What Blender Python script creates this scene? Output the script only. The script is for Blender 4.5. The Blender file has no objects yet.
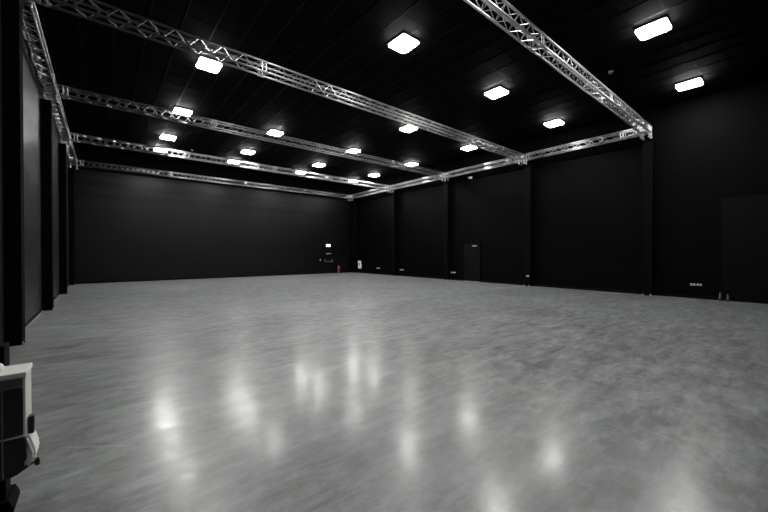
import bpy, bmesh, math, random
from mathutils import Vector, Matrix
random.seed(4)
S = bpy.context.scene
C = S.collection

# ------------------------------------------------------------ camera, world, exposure
TH, PITCH = 0.68886, -0.0083
cam_data = bpy.data.cameras.new('camera')
cam = bpy.data.objects.new('camera', cam_data); C.objects.link(cam)
cam.location = (0, 0, 1.5)
cam.rotation_euler = (math.pi/2 + PITCH, 0.0, -TH)
cam_data.sensor_width = 36; cam_data.lens = 36*341.87/768
cam_data.clip_start = 0.02; cam_data.clip_end = 200
S.camera = cam
w = bpy.data.worlds.new('world'); S.world = w; w.use_nodes = True
w.node_tree.nodes['Background'].inputs[0].default_value = (0.5, 0.5, 0.5, 1)
w.node_tree.nodes['Background'].inputs[1].default_value = 0.0
S.view_settings.view_transform = 'Standard'; S.view_settings.look = 'None'
S.view_settings.gamma = 1; S.view_settings.use_curve_mapping = False
S.view_settings.exposure = 0.0
LAMP = 110.0

# ------------------------------------------------------------ room numbers
XL, XR, YF, YB, H = -1.22, 15.15, -4.0, 22.27, 6.6
NODES_Y = [3.42, 7.97, 12.5, 17.15, 21.85]
TXL, TXR, TZ, TR = -1.03, 14.68, 5.80, 0.138        # truss centre lines, half side

# ------------------------------------------------------------ materials
def mat(name, col, rough=.5, metal=0, emit=None, strength=0, spec=.5):
    m = bpy.data.materials.new(name); m.use_nodes = True
    b = m.node_tree.nodes['Principled BSDF']
    b.inputs['Base Color'].default_value = (*col, 1)
    b.inputs['Roughness'].default_value = rough
    b.inputs['Metallic'].default_value = metal
    b.inputs['Specular IOR Level'].default_value = spec
    if emit:
        b.inputs['Emission Color'].default_value = (*emit, 1)
        b.inputs['Emission Strength'].default_value = strength
    return m
class NT:
    def __init__(s, m): s.t = m.node_tree; s.b = s.t.nodes['Principled BSDF']
    def n(s, typ, **k):
        n = s.t.nodes.new(typ)
        for a, v in k.items(): setattr(n, a, v)
        return n
    def l(s, a, b): s.t.links.new(a, b)
    def coord(s, scale=(1,1,1), rot=(0,0,0), loc=(0,0,0)):
        c = s.n('ShaderNodeTexCoord'); m = s.n('ShaderNodeMapping')
        m.inputs['Scale'].default_value = scale; m.inputs['Rotation'].default_value = rot; m.inputs['Location'].default_value = loc
        s.l(c.outputs['Object'], m.inputs['Vector']); return m.outputs[0]
    def noise(s, vec, scale, detail=4, rough=.55, dist=0):
        n = s.n('ShaderNodeTexNoise'); n.inputs['Scale'].default_value = scale; n.inputs['Detail'].default_value = detail
        n.inputs['Roughness'].default_value = rough; n.inputs['Distortion'].default_value = dist
        s.l(vec, n.inputs['Vector']); return n.outputs['Fac']
    def ramp(s, fac, stops):
        r = s.n('ShaderNodeValToRGB'); e = r.color_ramp.elements
        e[0].position, e[0].color = stops[0][0], (*[stops[0][1]]*3, 1)
        e[1].position, e[1].color = stops[-1][0], (*[stops[-1][1]]*3, 1)
        for p, v in stops[1:-1]:
            x = e.new(p); x.color = (v, v, v, 1)
        s.l(fac, r.inputs[0]); return r.outputs[0]
    def math(s, op, a, b=None, c=None):
        n = s.n('ShaderNodeMath', operation=op)
        for i, v in enumerate((a, b, c)):
            if v is None: continue
            if isinstance(v, (int, float)): n.inputs[i].default_value = v
            else: s.l(v, n.inputs[i])
        return n.outputs[0]

FLOOR = (.176, .186, .184); COAT = .50
SCRATCH = [(4.39,2.72,4.25,1.03), (4.28,.82,4.25,.48), (3.55,.77,3.53,.64), (3.44,1.08,3.4,.89), (4.12,7.32,4.21,5.17), (-.25,3.6,.2,3.28),
           (-1.03,13.49,-.36,13.45), (8.07,3.33,10.03,3.3), (-.22,3.11,-.02,3.17), (2.61,1.4,2.92,1.35), (8.15,1.98,8.81,1.67), (.95,13.85,1.63,13.65)]
def floor_material():
    m = mat('polished concrete', (.2,.2,.2), .35); t = NT(m)
    big = t.noise(t.coord((1,1,1)), .35, 5, .6, .6)
    mid = t.noise(t.coord((1,1.5,1), (0,0,.5)), 1.6, 6, .65, .8)
    fine = t.noise(t.coord(), 14, 5, .7)
    # trowel streaks in two directions
    st1 = t.noise(t.coord((.7,5,1), (0,0,.95), (3,1,0)), 1.1, 5, .6, .5)
    st2 = t.noise(t.coord((.8,6,1), (0,0,-.35), (7,4,0)), .9, 5, .6, .4)
    # pale scuffs: thin bands of stretched noise broken up by another noise
    def scuff(rot, loc, wid, lo):
        # long thin streaks: noise squeezed hard across one direction, kept only at its crest
        s1 = t.noise(t.coord((.3,wid,1), (0,0,rot), loc), 3.0, 4, .6, .05)
        band = t.ramp(s1, [(.60, 0), (.72, 1)])
        br = t.ramp(t.noise(t.coord((1,1,1), (0,0,0), loc), .8, 4, .6), [(lo, 0), (lo+.1, 1)])
        return t.math('MULTIPLY', band, br)
    sc = t.math('ADD', scuff(1.15, (1,2,0), 7, .48), scuff(-.5, (5,9,0), 6, .50))
    sc = t.math('ADD', sc, scuff(.15, (11,3,0), 8, .52))
    sc = t.math('ADD', sc, scuff(2.2, (21,7,0), 9, .52))
    # long straight scratches where tyres and crates were dragged
    scr = None
    for i, (x0, y0, x1, y1) in enumerate(SCRATCH):
        Ls = math.hypot(x1-x0, y1-y0); an = math.atan2(y1-y0, x1-x0)
        m4 = t.n('ShaderNodeVectorMath', operation='SUBTRACT'); cc = t.n('ShaderNodeTexCoord')
        t.l(cc.outputs['Object'], m4.inputs[0]); m4.inputs[1].default_value = (x0, y0, 0)
        du = t.n('ShaderNodeVectorMath', operation='DOT_PRODUCT'); dv = t.n('ShaderNodeVectorMath', operation='DOT_PRODUCT')
        t.l(m4.outputs[0], du.inputs[0]); t.l(m4.outputs[0], dv.inputs[0])
        du.inputs[1].default_value = (math.cos(an), math.sin(an), 0); dv.inputs[1].default_value = (-math.sin(an), math.cos(an), 0)
        wd = .012 + .004*(i % 3)
        wob = t.math('ADD', dv.outputs['Value'], t.math('MULTIPLY_ADD', mid, .05, -.025))
        across = t.ramp(t.math('ABSOLUTE', wob), [(0, 1), (wd, 0)])
        along = t.math('MULTIPLY', t.ramp(t.math('DIVIDE', du.outputs['Value'], Ls), [(0, 0), (.1, 1)]), t.ramp(t.math('DIVIDE', du.outputs['Value'], Ls), [(.85, 1), (1, 0)]))
        one = t.math('MULTIPLY', t.math('MULTIPLY', across, along), t.ramp(fine, [(.35, .3), (.6, 1)]))
        scr = one if scr is None else t.math('MAXIMUM', scr, one)
    spots = t.ramp(t.noise(t.coord((1.2,4,1), (0,0,.8)), 2.4, 3, .5), [(.64, 0), (.74, 1)])
    # a paler polished strip of slab across the back, its colour also carrying far-floor sheen
    c = t.n('ShaderNodeTexCoord'); sx = t.n('ShaderNodeSeparateXYZ'); t.l(c.outputs['Object'], sx.inputs[0])
    slab = t.ramp(t.math('MULTIPLY', sx.outputs['Y'], .1), [(.783, 0), (.787, 1)])
    def c01(x, lo, hi): return t.ramp(x, [(lo, 0), (hi, 1)])
    mott = c01(t.noise(t.coord((1,1,1), (0,0,.3), (2,5,0)), 3.2, 9, .72, .5), .28, .72)
    v = t.math('MULTIPLY', c01(big, .3, .7), .26)
    v = t.math('ADD', v, t.math('MULTIPLY', c01(mid, .33, .67), .26))
    v = t.math('ADD', v, t.math('MULTIPLY', mott, .22))
    v = t.math('ADD', v, t.math('MULTIPLY', c01(st1, .33, .67), .16))
    v = t.math('ADD', v, t.math('MULTIPLY', c01(st2, .33, .67), .14))
    v = t.math('ADD', v, t.math('MULTIPLY', c01(fine, .3, .7), .14))
    # worn patches with crisp edges at two sizes, broken up by grain
    pa = c01(t.noise(t.coord((1,1.6,1), (0,0,.6), (9,2,0)), 1.1, 10, .68, .6), .44, .58)
    pb = c01(t.noise(t.coord((1,2.0,1), (0,0,-.5), (3,8,0)), 2.3, 10, .68, .4), .44, .60)
    pc = c01(t.noise(t.coord((.8,4.5,1), (0,0,1.0), (13,8,0)), 1.5, 10, .70, .2), .47, .64)
    pd = c01(t.noise(t.coord((.8,4.0,1), (0,0,-.2), (23,1,0)), 1.7, 10, .70, .2), .48, .66)
    pe = c01(t.noise(t.coord((1,2.4,1), (0,0,.85), (4,18,0)), 3.0, 12, .76, .5), .46, .57)
    pf = c01(t.noise(t.coord((1,3.0,1), (0,0,-.75), (14,1,0)), 3.4, 12, .76, .5), .47, .57)
    pg = c01(t.noise(t.coord((1,1,1), (0,0,0), (7,7,0)), 6.5, 10, .78, 0), .44, .58)
    v = t.math('ADD', v, t.math('MULTIPLY', pe, .12))
    v = t.math('ADD', v, t.math('MULTIPLY', pf, .11))
    v = t.math('ADD', v, t.math('MULTIPLY', pg, .12))
    v = t.math('ADD', v, t.math('MULTIPLY', pa, .13))
    v = t.math('ADD', v, t.math('MULTIPLY', pb, .12))
    v = t.math('ADD', v, t.math('MULTIPLY', pc, .17))
    v = t.math('ADD', v, t.math('MULTIPLY', pd, .15))
    v = t.math('ADD', v, t.math('MULTIPLY', spots, .08))
    v = t.math('ADD', v, t.math('MULTIPLY', scr, .5))
    v = t.math('ADD', v, t.math('MULTIPLY', sc, .16))
    v = t.math('ADD', v, t.math('MULTIPLY', slab, .18))
    v = t.math('MAXIMUM', t.math('MULTIPLY_ADD', v, 1.28, -.24), .35)      # more contrast between worn and sealed patches
    k = t.n('ShaderNodeCombineXYZ')
    t.l(t.math('MULTIPLY', v, FLOOR[0]), k.inputs[0]); t.l(t.math('MULTIPLY', v, FLOOR[1]), k.inputs[1]); t.l(t.math('MULTIPLY', v, FLOOR[2]), k.inputs[2])
    t.l(k.outputs[0], t.b.inputs['Base Color'])
    t.l(t.math('MULTIPLY_ADD', mott, .12, .30), t.b.inputs['Roughness'])
    # sealed, polished top coat, worn through in patches
    wear = t.math('MULTIPLY', t.math('SUBTRACT', 1.0, t.math('MULTIPLY', pe, .5)), t.math('SUBTRACT', 1.0, t.math('MULTIPLY', pf, .5)))
    t.l(t.math('MULTIPLY', wear, COAT), t.b.inputs['Coat Weight'])
    t.l(t.math('MULTIPLY_ADD', mott, .05, t.math('MULTIPLY_ADD', pg, .05, .132)), t.b.inputs['Coat Roughness'])
    bump = t.n('ShaderNodeBump'); bump.inputs['Strength'].default_value = .05; bump.inputs['Distance'].default_value = .006
    t.l(t.math('ADD', mott, t.math('MULTIPLY', fine, .6)), bump.inputs['Height']); t.l(bump.outputs[0], t.b.inputs['Normal']); t.l(bump.outputs[0], t.b.inputs['Coat Normal'])
    return m

def wall_material(name, col, rough=.55, line=.6, seed=0, spec=.1):
    """black painted wall panels with fine horizontal joints"""
    m = mat(name, col, rough, spec=spec); t = NT(m)
    c = t.n('ShaderNodeTexCoord'); sx = t.n('ShaderNodeSeparateXYZ'); t.l(c.outputs['Object'], sx.inputs[0])
    fr = t.math('FRACT', t.math('MULTIPLY', sx.outputs['Z'], 1/line))
    joint = t.ramp(fr, [(0, 0), (.02, 1), (.98, 1), (1, 0)])
    n1 = t.noise(t.coord((.5,.5,3), (0,0,0), (seed,0,0)), 1.3, 5, .6)
    n2 = t.noise(t.coord(), 9, 4, .7)
    v = t.math('ADD', t.math('MULTIPLY_ADD', n1, .7, .45), t.math('MULTIPLY_ADD', n2, .4, 0))
    v = t.math('MULTIPLY', v, t.math('MULTIPLY_ADD', joint, .3, .7))
    k = t.n('ShaderNodeCombineXYZ')
    for i in range(3): t.l(t.math('MULTIPLY', v, col[i]), k.inputs[i])
    t.l(k.outputs[0], t.b.inputs['Base Color'])
    bump = t.n('ShaderNodeBump'); bump.inputs['Strength'].default_value = .25; bump.inputs['Distance'].default_value = .02
    t.l(t.math('ADD', joint, t.math('MULTIPLY', n2, .5)), bump.inputs['Height']); t.l(bump.outputs[0], t.b.inputs['Normal'])
    t.l(t.math('MULTIPLY_ADD', n1, .2, rough-.1), t.b.inputs['Roughness'])
    return m
def alu_material():
    m = mat('brushed aluminium', (.42,.42,.42), .38, 1); t = NT(m)
    n = t.noise(t.coord(), 6, 3)
    t.l(t.math('MULTIPLY_ADD', n, .25, .22), t.b.inputs['Roughness']); return m
def cloth_material():
    m = mat('black molton cloth', (.0015,.0015,.0015), .95, spec=.05); t = NT(m)
    n = t.noise(t.coord((20,20,2)), 3, 3)
    k = t.n('ShaderNodeCombineXYZ')
    for i in range(3): t.l(t.math('MULTIPLY_ADD', n, .0012, .0006), k.inputs[i])
    t.l(k.outputs[0], t.b.inputs['Base Color']); return m

M = dict(
    floor=floor_material(),
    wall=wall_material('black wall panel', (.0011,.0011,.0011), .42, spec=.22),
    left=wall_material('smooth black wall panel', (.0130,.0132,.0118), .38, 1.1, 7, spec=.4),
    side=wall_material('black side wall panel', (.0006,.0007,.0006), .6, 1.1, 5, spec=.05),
    ceiling=mat('black ceiling tile', (.0006,.0006,.0006), .8, spec=.05),
    grid=mat('dark ceiling bar', (.0008,.0008,.0008), .5, spec=.08),
    cloth=cloth_material(),
    alu=alu_material(),
    lamp=mat('lit lamp diffuser', (.9,.9,.9), .4, emit=(1,.99,.97), strength=LAMP),
    sign=mat('lit sign face', (.9,.9,.9), .4, emit=(1,1,1), strength=1.6),
    lamp_body=mat('lamp housing', (.03,.03,.03), .5),
    black=mat('black plastic', (.012,.012,.012), .35),
    steel=mat('black painted steel', (.0010,.0010,.0010), .7, spec=.06),
    door=mat('dark grey door leaf', (.0028,.0029,.0029), .6, spec=.08),
    trim=mat('black trim', (.0015,.0015,.0015), .6, spec=.1),
    chrome=mat('steel', (.6,.6,.6), .3, 1),
    white=mat('off white plastic', (.62,.62,.58), .4),
    whitelid=mat('white plastic', (.75,.75,.72), .35),
    grey=mat('grey plastic', (.17,.17,.165), .45),
    dgrey=mat('dull dark grey metal', (.035,.035,.035), .5),
    red=mat('red enamel', (.13,.04,.045), .45),
    green=mat('green sign print', (.05,.3,.12), .5),
    roller=wall_material('dark roller door slats', (.0014,.0016,.0015), .5, .09, 8, spec=.08),
    sealant=mat('pale floor sealant', (.20,.20,.19), .6),
)

# ------------------------------------------------------------ mesh helpers
class MB:
    def __init__(s): s.b = bmesh.new()
    def box(s, lo, hi, bevel=0):
        lo, hi = Vector(lo), Vector(hi); c = (lo+hi)/2; d = hi-lo
        r = bmesh.ops.create_cube(s.b, size=1, matrix=Matrix.Translation(c) @ Matrix.Diagonal((*d, 1)))
        if bevel:
            es = {e for v in r['verts'] for e in v.link_edges}
            bmesh.ops.bevel(s.b, geom=list(es), offset=bevel, segments=2, affect='EDGES', profile=.7)
        return s
    def tube(s, a, b, r, seg=8, r2=None):
        a, b = Vector(a), Vector(b); d = b-a
        q = d.to_track_quat('Z', 'Y').to_matrix().to_4x4()
        bmesh.ops.create_cone(s.b, cap_ends=True, segments=seg, radius1=r, radius2=r if r2 is None else r2, depth=d.length,
                              matrix=Matrix.Translation((a+b)/2) @ q)
        return s
    def path(s, pts, r, seg=8):
        for a, b in zip(pts, pts[1:]): s.tube(a, b, r, seg)
        for p in pts[1:-1]: s.ball(p, r)
        return s
    def ball(s, c, r, sc=(1,1,1)):
        bmesh.ops.create_uvsphere(s.b, u_segments=14, v_segments=9, radius=r, matrix=Matrix.Translation(c) @ Matrix.Diagonal((*sc, 1)))
        return s
    def prism(s, prof, axis, lo, hi, bevel=0):
        """closed 2D outline swept along an axis; outline coordinates are the other two axes in order"""
        def p3(u, v, t):
            return {'x': (t,u,v), 'y': (u,t,v), 'z': (u,v,t)}[axis]
        A = [s.b.verts.new(p3(u,v,lo)) for u,v in prof]; B = [s.b.verts.new(p3(u,v,hi)) for u,v in prof]
        fs = [s.b.faces.new(A), s.b.faces.new(B[::-1])]
        n = len(prof)
        for i in range(n): fs.append(s.b.faces.new((A[i], B[i], B[(i+1)%n], A[(i+1)%n])))
        bmesh.ops.recalc_face_normals(s.b, faces=fs)
        if bevel:
            es = {e for f in fs for e in f.edges}
            bmesh.ops.bevel(s.b, geom=list(es), offset=bevel, segments=2, affect='EDGES')
        return s
    def lathe(s, prof, c=(0,0,0), seg=20, mtx=None):
        rings = []
        for r, z in prof:
            rings.append([s.b.verts.new((r*math.cos(2*math.pi*i/seg), r*math.sin(2*math.pi*i/seg), z)) for i in range(seg)])
        for a, b in zip(rings, rings[1:]):
            for i in range(seg): s.b.faces.new((a[i], a[(i+1)%seg], b[(i+1)%seg], b[i]))
        s.b.faces.new(rings[0][::-1]); s.b.faces.new(rings[-1])
        vs = [v for r in rings for v in r]
        bmesh.ops.transform(s.b, matrix=Matrix.Translation(c) @ (mtx or Matrix()), verts=vs)
        return s
    def build(s, name, m, parent=None, smooth=False):
        bmesh.ops.recalc_face_normals(s.b, faces=s.b.faces[:])
        me = bpy.data.meshes.new(name); s.b.to_mesh(me); s.b.free()
        me.materials.append(m)
        if smooth: me.shade_smooth()
        o = bpy.data.objects.new(name, me); C.objects.link(o)
        if parent: o.parent = parent
        return o
def tag(o, label, cat, group=None, kind=None):
    o['label'] = label; o['category'] = cat
    if group: o['group'] = group
    if kind: o['kind'] = kind
    return o
def thing(name, loc, label, cat, group=None, rz=0):
    o = bpy.data.objects.new(name, None); C.objects.link(o); o.location = loc; o.rotation_euler = (0,0,rz)
    o.empty_display_size = .1
    return tag(o, label, cat, group)
def struct(name, mb, m, label, cat='structure', parent=None):
    o = mb.build(name, m, parent)
    if not parent: o['kind'] = 'structure'; o['label'] = label; o['category'] = cat
    return o
def copy_tree(o, parent=None):
    c = o.copy(); C.objects.link(c)
    if parent: c.parent = parent
    for ch in list(o.children): copy_tree(ch, c)
    return c

# ------------------------------------------------------------ room shell
struct('floor', MB().box((XL-.2, YF-.2, -.2), (XR+.2, YB+.2, 0)), M['floor'], 'grey polished concrete floor with lamp reflections', 'floor')
struct('ceiling', MB().box((XL-.2, YF-.2, H), (XR+.2, YB+.2, H+.2)), M['ceiling'], 'black tiled ceiling', 'ceiling')
struct('wall_left', MB().box((XL-.2, YF, 0), (XL, YB, H)), M['left'], 'black side wall on the left', 'wall')
struct('wall_back', MB().box((XL-.2, YB, 0), (XR+.2, YB+.2, H)), M['wall'], 'black back wall', 'wall')
struct('wall_right', MB().box((XR, YF, 0), (XR+.2, YB, H)), M['side'], 'black side wall on the right', 'wall')
struct('wall_front', MB().box((XL-.2, YF-.2, 0), (XR+.2, YF, H)), M['wall'], 'black wall behind the camera', 'wall')
g = MB()
x = 1.43-.6*4
while x < XR:
    if x > XL: g.box((x-.012, YF, H-.006), (x+.012, YB, H+.004))
    x += .595
y = 2.12-.3-.6*9
while y < YB:
    if y > YF: g.box((XL, y-.005, H-.003), (XR, y+.005, H+.004))
    y += .6
struct('trim_1', g, M['grid'], 'dark bars of the ceiling tile grid', 'ceiling grid')
struct('baseboard_back', MB().box((XL, YB-.012, 0), (XR, YB, .09)), M['trim'], 'low black skirting along the back wall', 'baseboard')
struct('baseboard_right', MB().box((XR-.012, YF, 0), (XR, YB-.012, .09)), M['trim'], 'low black skirting along the right wall', 'baseboard')
struct('baseboard_left', MB().box((XL, YF, 0), (XL+.012, YB-.012, .07)), M['trim'], 'low black skirting along the left wall', 'baseboard')
struct('trim_2', MB().box((XL+.012, 3.7, 0), (XL+.045, YB-.3, .006)), M['sealant'], 'pale sealant line at the foot of the left wall', 'trim')
# header strip above the recessed wall fields on the right
struct('trim_4', MB().box((XL, YB-.05, 5.62), (XR-.05, YB, H)), M['cloth'], 'black header strip above the back wall truss', 'trim')
struct('trim_3', MB().box((XR-.05, NODES_Y[0], 5.42), (XR, YB, H)), M['cloth'], 'black header strip above the wall fields on the right', 'trim')

# cladded columns that carry the trusses
words = ['first', 'second', 'third', 'fourth', 'corner']
def column(side, y, k):
    x0, x1 = (XL, -1.02) if side == 'left' else (14.86, XR)
    dy = (.1, .24, .12, .1, 0)[k] if side == 'left' else {1: -.12, 2: .12}.get(k, 0)
    t = thing('wall_column', ((x0+x1)/2, y+dy, 0), {
        'left': ['black column at the left wall, beside the near end of the truss frame', 'broad black column at the left edge of the picture, nearest on the left',
                 'second black column along the left wall, under a truss end', 'third black column along the left wall, narrow in view', 'black column in the back left corner'][k],
        'right': ['tall black column under the bright near corner of the truss frame', 'black column on the right wall between door bay and wide blank bay',
                  'black column on the right wall just left of the dark grey door', 'black column on the right wall nearest the back corner', 'black column in the back right corner'][k]}[side],
        'column', 'black clad columns under the trusses')
    hx = (x1-x0)/2
    zt = 5.59 if (side, k) == ('left', 1) else 5.48
    a = MB().box((-hx, -.15, 0), (hx, .15, zt), .012).build('cladding', M['cloth'] if side=='left' else M['steel'], t)
    MB().box((-hx, -.155, zt), (hx, .155, zt+.015)).build('cap_plate', M['steel'], t)
    s = 1 if side == 'left' else -1
    for q in (-.11, .11):
        b = MB().box((s*hx-.0, q-.03, 0), (s*hx+s*.035, q+.03, .012) , 0)
        b.box((s*hx, q-.03, 0), (s*hx+s*.008, q+.03, .05)).build('foot_bracket', M['chrome'], t)
    return t
for k, y in enumerate(NODES_Y):
    column('left', y, k); column('right', y, k)

# ------------------------------------------------------------ trusses
def truss(a, b, label, group, seams=(), pitch=.44):
    """square box truss between a and b (centre line): four chords, zigzag lacing on four faces, coupler frames"""
    a, b = Vector(a), Vector(b); L = (b-a).length
    rz = math.atan2(b.y-a.y, b.x-a.x)
    t = thing('box_truss', a, label, 'truss', group, rz)
    r = TR-.025
    cor = [(-r,-r), (r,-r), (r,r), (-r,r)]
    for (u, v) in cor:
        MB().tube((0,u,v), (L,u,v), .022, 12).build('chord', M['alu'], t, True)
    n = max(2, round(L/pitch)); st = L/n
    for i in range(4):
        (u0,v0), (u1,v1) = cor[i], cor[(i+1)%4]
        mb = MB()
        for j in range(n):
            p = [(j*st+.02, u0, v0), ((j+.5)*st, u1, v1), ((j+1)*st-.02, u0, v0)]
            if i % 2: p = [(x, u1 if (u,v)==(u0,v0) else u0, v1 if (u,v)==(u0,v0) else v0) for (x,u,v) in p]
            mb.tube(p[0], p[1], .008, 6); mb.tube(p[1], p[2], .008, 6)
        mb.build('lacing', M['alu'], t)
    for s in list(seams)+[.10, L-.10]:
        for d in (-.045, .045):
            if not 0 < s+d < L: continue
            mb = MB()
            for i in range(4):
                (u0,v0), (u1,v1) = cor[i], cor[(i+1)%4]
                mb.tube((s+d,u0,v0), (s+d,u1,v1), .011, 8)
                mb.tube((s+d-.03,u0,v0), (s+d+.03,u0,v0), .028, 10)
            mb.build('end_frame', M['alu'], t)
    return t
CB = .19  # half size of a corner block
cross_lab = ['nearest cross truss, entering at the top right and ending at the bright corner block',
             'long cross truss from the top left edge down to the middle of the right wall',
             'third cross truss from the front, crossing the lit lamps at the left',
             'fourth cross truss with lamps shining through it, second nearest the back wall',
             'farthest cross truss, running along the top of the back wall']
for k, y in enumerate(NODES_Y):
    L = TXR-TXL-2*CB
    truss((TXL+CB, y, TZ), (TXR-CB, y, TZ), cross_lab[k], 'cross trusses', [2.9-TXL-CB, 6.86-TXL-CB, 10.83-TXL-CB])
side_lab = {
 'left': ['left side truss, steep and nearest at the top left', 'left side truss above the two nearest dark columns', 'short looking left side truss above the third column', 'left side truss reaching the back left corner'],
 'right': ['right side truss between the bright near corner and the second column', 'right side truss above the dark grey door', 'right side truss above the bay left of the door', 'right side truss reaching the back right corner']}
side_lab['left'] = ['left side truss nearest the camera, from the top edge to the first crossing',
  'left side truss between the first and second visible crossings', 'left side truss between the third and fourth cross trusses', 'left side truss ending in the back left corner']
for k in range(4):
    y0, y1 = NODES_Y[k]+CB, NODES_Y[k+1]-CB
    for side, x in (('left', TXL), ('right', TXR)):
        truss((x, y0, TZ), (x, y1, TZ), side_lab[side][k], 'side trusses', [(y1-y0)-.55] if side == 'left' else [.5])
def corner(x, y, label):
    t = thing('truss_corner_block', (x, y, TZ-TR), label, 'truss corner', 'corner blocks of the truss frame')
    r = TR-.025; c = TR
    mb = MB()
    cs = [(-r,-r), (r,-r), (r,r), (-r,r)]
    for i in range(4):
        (u0,v0), (u1,v1) = cs[i], cs[(i+1)%4]
        for z in (.025, 2*TR-.025):
            mb.tube((u0,v0,z), (u1,v1,z), .025, 10)
        mb.tube((u0,v0,0.0), (u0,v0,2*TR), .025, 10)
        mb.tube((u0,v0,.025), (u1,v1,2*TR-.025), .0095, 6)
    mb.build('block_frame', M['alu'], t)
    ends = [(dx, dy) for dx, dy in ((1,0), (-1,0), (0,1), (0,-1))]
    for (dx, dy) in ends:                                  # four couplers on each open side, one plate of four
        if x == TXL and dx < 0 or x == TXR and dx > 0: continue
        if y == NODES_Y[0] and dy < 0 or y == NODES_Y[-1] and dy > 0: continue
        for q in (-r, r):
            for z in (.025, 2*TR-.025):
                a = (dx*r+dy*q, dy*r+dx*q, z); b = (dx*(CB-.012)+dy*q, dy*(CB-.012)+dx*q, z)
                MB().tube(a, b, .029, 10).build('coupler', M['alu'], t)
    sl = .045 if (x, y) == (TXL, NODES_Y[1]) else .15
    for (u,v) in cs:
        MB().tube((u,v,-sl), (u,v,0), .027, 12).tube((u,v,-sl), (u,v,-sl+.02), .045, 12).build('leg_stub', M['alu'], t)
lab = {0: 'truss corner block over the front {} column', 1: 'truss corner block where the second cross truss meets the {} side',
       2: 'truss corner block where the third cross truss meets the {} side', 3: 'truss corner block where the fourth cross truss meets the {} side',
       4: 'truss corner block in the back {} corner'}
for k, y in enumerate(NODES_Y):
    corner(TXL, y, lab[k].format('left')); corner(TXR, y, lab[k].format('right'))

# ------------------------------------------------------------ ceiling lamps
LX = [2.23, 5.62, 9.59, 13.56]; LY = [2.12, 6.08, 10.08, 14.01, 17.48, 19.8]
def make_lamp():
    t = thing('ceiling_lamp', (0,0,H), 'x', 'ceiling lamp', 'ceiling lamps')
    a, b, d = .27, .29, .07
    MB().box((-a,-b,-d+.012), (a,b,0), .01).build('housing', M['lamp_body'], t)
    rr = .07; A, B = a-.008, b-.008
    prof = [(cx+rr*math.cos(math.radians(q)), cy+rr*math.sin(math.radians(q))) for cx, cy, q0 in ((A-rr,B-rr,0), (-A+rr,B-rr,90), (-A+rr,-B+rr,180), (A-rr,-B+rr,270)) for q in range(q0, q0+91, 18)]
    MB().prism(prof, 'z', -d-.02, -d+.0118).build('diffuser', M['lamp'], t)
    return t
row = ['nearest row, by the camera', 'second row from the camera', 'third row, past the long top left truss', 'fourth row', 'fifth row', 'last row, hidden mostly behind the truss near the back wall']
col = ['leftmost column of lamps', 'second column of lamps from the left', 'third column of lamps from the left', 'rightmost column of lamps']
first = make_lamp()
for i, x in enumerate(LX):
    for j, y in enumerate(LY):
        if (i, j) == (1, 2): continue      # no lamp in this bay
        o = first if (i, j) == (0, 0) else copy_tree(first)
        o.location = (x, y, H)
        o['label'] = 'lit ceiling lamp, %s, %s' % (['leftmost column', 'second column from left', 'third column from left', 'rightmost column'][i],
              ['row above the camera', 'second row from the camera', 'third row from the camera', 'fourth row from the camera', 'fifth row from the camera', 'last row before the back wall'][j])

# ------------------------------------------------------------ wall and ceiling fittings
for (x, y, l) in ((11.05, 3.4, 'small round smoke detector on the ceiling above the nearest cross truss'),
                  (3.45, 19.1, 'small round smoke detector on the ceiling near the back trusses')):
    t = thing('smoke_detector', (x, y, H), l, 'smoke detector', 'smoke detectors')
    MB().lathe([(.055,-.006-.012), (.062,-.006), (.062,0)]).build('base', M['white'], t, True)
    MB().lathe([(.02,-.055), (.045,-.05), (.052,-.018)]).build('sensor_head', M['grey'], t, True)

# back wall: escape door with exit sign, push bar
DX = 12.94
d = struct('door_1', MB().box((DX-.50, YB-.03, .01), (DX+.50, YB, 1.88), .004), M['trim'], 'black escape door in the back wall', 'door')
MB().box((DX-.56, YB-.035, 0), (DX-.50, YB, 1.94)).box((DX+.50, YB-.035, 0), (DX+.56, YB, 1.94)).box((DX-.56, YB-.035, 1.88), (DX+.56, YB, 1.94)).build('door_frame', M['steel'], d)
mb = MB().box((DX-.20, YB-.10, 1.42), (DX+.20, YB-.03, 1.50), .01); mb.build('door_closer', M['grey'], d)
mb = MB().tube((DX-.27, YB-.13, .88), (DX+.27, YB-.13, .88), .022, 10)
for s in (-1, 1): mb.box((DX+s*.29-.045, YB-.15, .84), (DX+s*.29+.045, YB-.03, 1.06), .01)
mb.build('push_bar', M['chrome'], d)
t = thing('exit_sign', (DX, YB, 1.965), 'small lit exit sign above the black door in the back wall', 'exit sign')
MB().box((-.18, -.06, 0), (.18, 0, .20), .008).build('sign_housing', M['white'], t)
MB().box((-.17, -.066, .012), (.17, -.0602, .188)).build('sign_face', M['sign'], t)
tag(MB().box((12.25, YB-.035, .93), (12.34, YB, 1.07), .006).build('door_release', M['grey']), 'tiny pale release box on the back wall left of the push bar', 'wall box')

# fire extinguisher standing at the back wall
t = thing('fire_extinguisher', (13.78, YB-.16, 0), 'dull red fire extinguisher standing at the foot of the back wall', 'fire extinguisher')
MB().lathe([(.07,0), (.095,.02), (.095,.42), (.075,.50), (.035,.54)]).build('cylinder', M['red'], t, True)
MB().lathe([(.03,.54), (.03,.60), (.02,.61)]).box((-.10,-.02,.60), (.05,.02,.625)).box((-.10,-.015,.64), (.04,.015,.66)).build('valve', M['black'], t)
MB().path([(0.03,0,.58), (.10,0,.55), (.125,0,.40), (.12,0,.15)], .014).build('hose', M['black'], t)

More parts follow.
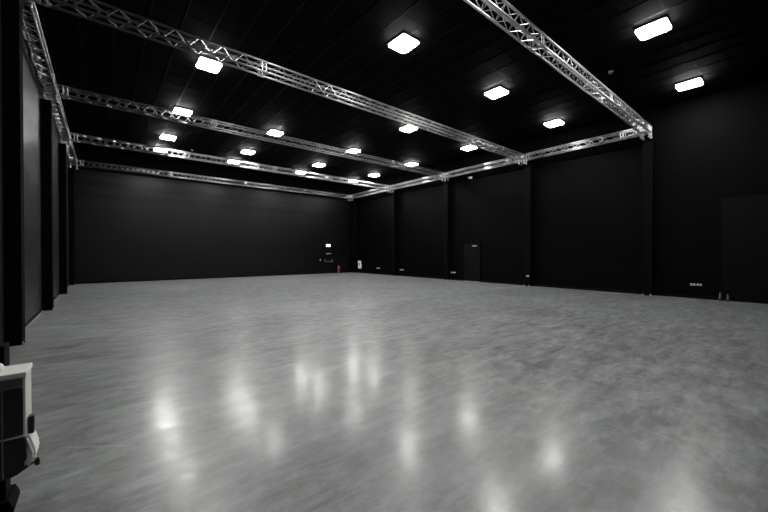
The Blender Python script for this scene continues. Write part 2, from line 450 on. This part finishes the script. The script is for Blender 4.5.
# right wall
d = struct('door_2', MB().box((XR-.03, 10.56, .01), (XR, 11.54, 2.0), .004), M['door'], 'dark grey door in the right wall', 'door')
MB().box((XR-.04, 10.50, 0), (XR, 10.56, 2.06)).box((XR-.04, 11.54, 0), (XR, 11.60, 2.06)).box((XR-.04, 10.50, 2.0), (XR, 11.60, 2.06)).build('door_frame', M['steel'], d)
mb = MB().box((XR-.09, 10.68, 1.84), (XR-.03, 10.98, 1.92), .01); mb.build('door_closer', M['grey'], d)
MB().path([(XR-.03, 11.44, 1.02), (XR-.08, 11.44, 1.02), (XR-.08, 11.31, 1.02)], .010).build('door_handle', M['steel'], d)
MB().box((XR-.05, 10.56, 0), (XR-.03, 11.54, .018)).build('threshold', M['chrome'], d)

def socket(y, z, n, wd, label, sx=XR):
    t = thing('wall_socket', (sx, y, z), label, 'wall socket', 'low wall sockets on the right wall')
    for i in range(n):
        yy = (i-(n-1)/2)*wd*1.35
        p = MB().box((-.035, yy-wd/2, 0), (0, yy+wd/2, .062), .008).build('faceplate', M['whitelid'], t)
        MB().box((-.042, yy-wd*.3, .015), (-.036, yy+wd*.3, .05), .002).build('flap', M['grey'], p)
for a in ((19.05, .40, 1, .34, 'single pale wall socket, nearest the back right corner'),
          (16.55, .38, 2, .14, 'pale double wall socket left of the bay column, between back corner and door'),
          (12.32, .39, 2, .14, 'pair of pale wall sockets just left of the dark grey door'),
          (7.80, .43, 1, .12, 'single small pale socket low on the column right of the dark grey door', 14.86),
          (2.16, .43, 2, .118, 'bright pair of wall sockets on the near right wall')):
    socket(*a)
t = thing('wall_telephone', (XR, 21.25, .34), 'white wall mounted box with a bulging top, next to the back right corner', 'wall box')
MB().box((-.09, -.17, 0), (0, .17, .32), .02).build('lower_housing', M['whitelid'], t)
MB().box((-.12, -.14, .30), (0, .16, .58), .04).build('upper_housing', M['whitelid'], t)
MB().box((-.125, -.05, .36), (-.119, .07, .46), .002).build('dark_slot', M['grey'], t)

t = thing('security_camera', (XR-.05, 11.05, 5.44), 'small white security camera high on the right wall below the truss', 'security camera')
MB().box((-.03,-.05,-.02), (.05-.001,.05,.12), .01).build('bracket', M['white'], t)
MB().box((-.24,-.06,-.02), (-.03,.06,.07), .02).build('camera_body', M['whitelid'], t)
MB().tube((-.24,0,.025), (-.262,0,.025), .03, 14).build('lens', M['black'], t)

# roller door on the near right
d = struct('door_3', MB().box((XR-.04, -2.6, .02), (XR, 1.58, 3.27)), M['roller'], 'large dark roller door in the near right wall', 'roller door')
MB().box((XR-.06, 1.58, 0), (XR, 1.63, 3.3)).box((XR-.06, -2.66, 0), (XR, -2.6, 3.3)).build('guide_rail', M['steel'], d)
MB().box((XR-.06, -2.6, 3.27), (XR, 1.58, 3.31)).build('door_header', M['steel'], d)
for y, h, l in ((1.57, .24, 'low grey bollard left of the roller door, the taller of two'), (1.40, .20, 'low grey bollard beside the roller door rail, the shorter of two')):
    t = thing('low_bollard', (XR-.12, y, 0), l, 'bollard', 'small bollards at the roller door')
    MB().box((-.06,-.06,0), (.06,.06,.03)).build('foot_plate', M['dgrey'], t)
    MB().lathe([(.045,.03), (.043,h*.5), (.028,h*.55), (.028,h), (.018,h+.015)]).build('post', M['dgrey'], t, True)

# ------------------------------------------------------------ near left: black post with white control box
PX, PY = -0.44, 2.915
t = thing('black_post', (PX-.10, PY+.0705, 0), 'low black upright post at the left edge of the picture, behind the white box', 'post')
MB().box((-.10,-.07,0), (.10,.07,.96), .004).build('post_shaft', M['steel'], t)
MB().prism([(-.14,0), (.135,0), (.135,.02), (.115,.07), (-.12,.07), (-.14,.02)], 'y', -.10, .10).build('foot_shoe', M['steel'], t)
bx = thing('control_box', (-.385, 2.70, .275), 'off white control box with two black front panels, fixed to the black post', 'control box')
# local: x right, y away, z up; the right side of the box is a pale shell, its front dark
MB().box((-.16,-.02+.02,.20), (.055,.20,.555), .008).build('shell', M['white'], bx)
MB().box((-.165,-.015,.545), (.060,.205,.575), .008).build('lid', M['whitelid'], bx)
MB().box((-.15,-.008,.495), (.045,.001,.540)).build('grey_strip', M['grey'], bx)
MB().box((-.15,-.012,.235), (.045,.001,.488), .002).build('upper_panel', M['black'], bx)
MB().box((-.034,-.013,.02), (-.029,.0,.50)).build('trim_line', M['grey'], bx)
MB().box((-.16,-.012,.222), (.050,.0015,.230)).build('divider', M['white'], bx)
MB().prism([(-.16,.22), (.047,.22), (.055,.09), (.02,.055), (-.16,.02)], 'y', -.010, .07, .004).build('lower_panel', M['black'], bx)
mb = MB()
prof = [(.045,.235), (.060,.23), (.078,.18), (.092,.12), (.092,.09), (.080,.05), (.045,.04)]
mb.prism(prof, 'y', .0, .16, .012); mb.build('side_cover', M['whitelid'], bx)
MB().prism([(-.10,.03), (.03,.06), (.082,.072), (.08,.045), (.01,.0), (-.05,-.01)], 'y', .02, .15, .008).build('underside_tray', M['black'], bx)
MB().box((.058,.02,.215), (.085,.07,.315), .012).build('lever', M['black'], bx)
MB().ball((-.065,.06,.60), .032).build('knob', M['whitelid'], bx, True)
MB().tube((.075,.03,.055), (.105,.03,.06), .014, 10).ball((.095,.03,.038), .012).build('latch', M['black'], bx)
MB().tube((.10,.03,.068), (.135,.03,.074), .004, 6).build('latch_pin', M['chrome'], bx)

# cable run along the nearest left truss, with the clamp that ends it
pts = [(TXL-.10+.02*math.sin(i*1.3), 9.6+.20*i, TZ-TR-.035-.05*math.sin(i/12*math.pi)) for i in range(13)]
cb = MB(); cb.path(pts, .028, 8)
tag(cb.build('cable_bundle', M['black'], None, True), 'black cable bundle hanging under the left side truss beside the wall', 'cable')
t = thing('truss_clamp', (TXL-.03, 10.75, TZ-TR-.003), 'small pale clamp under the left side truss, halfway between two columns', 'clamp')
MB().box((-.03,-.03,-.10), (.03,.03,.0), .01).build('clamp_body', M['alu'], t)
MB().tube((0,-.04,-.04), (0,.05,-.04), .012, 10).build('wing_bolt', M['chrome'], t)
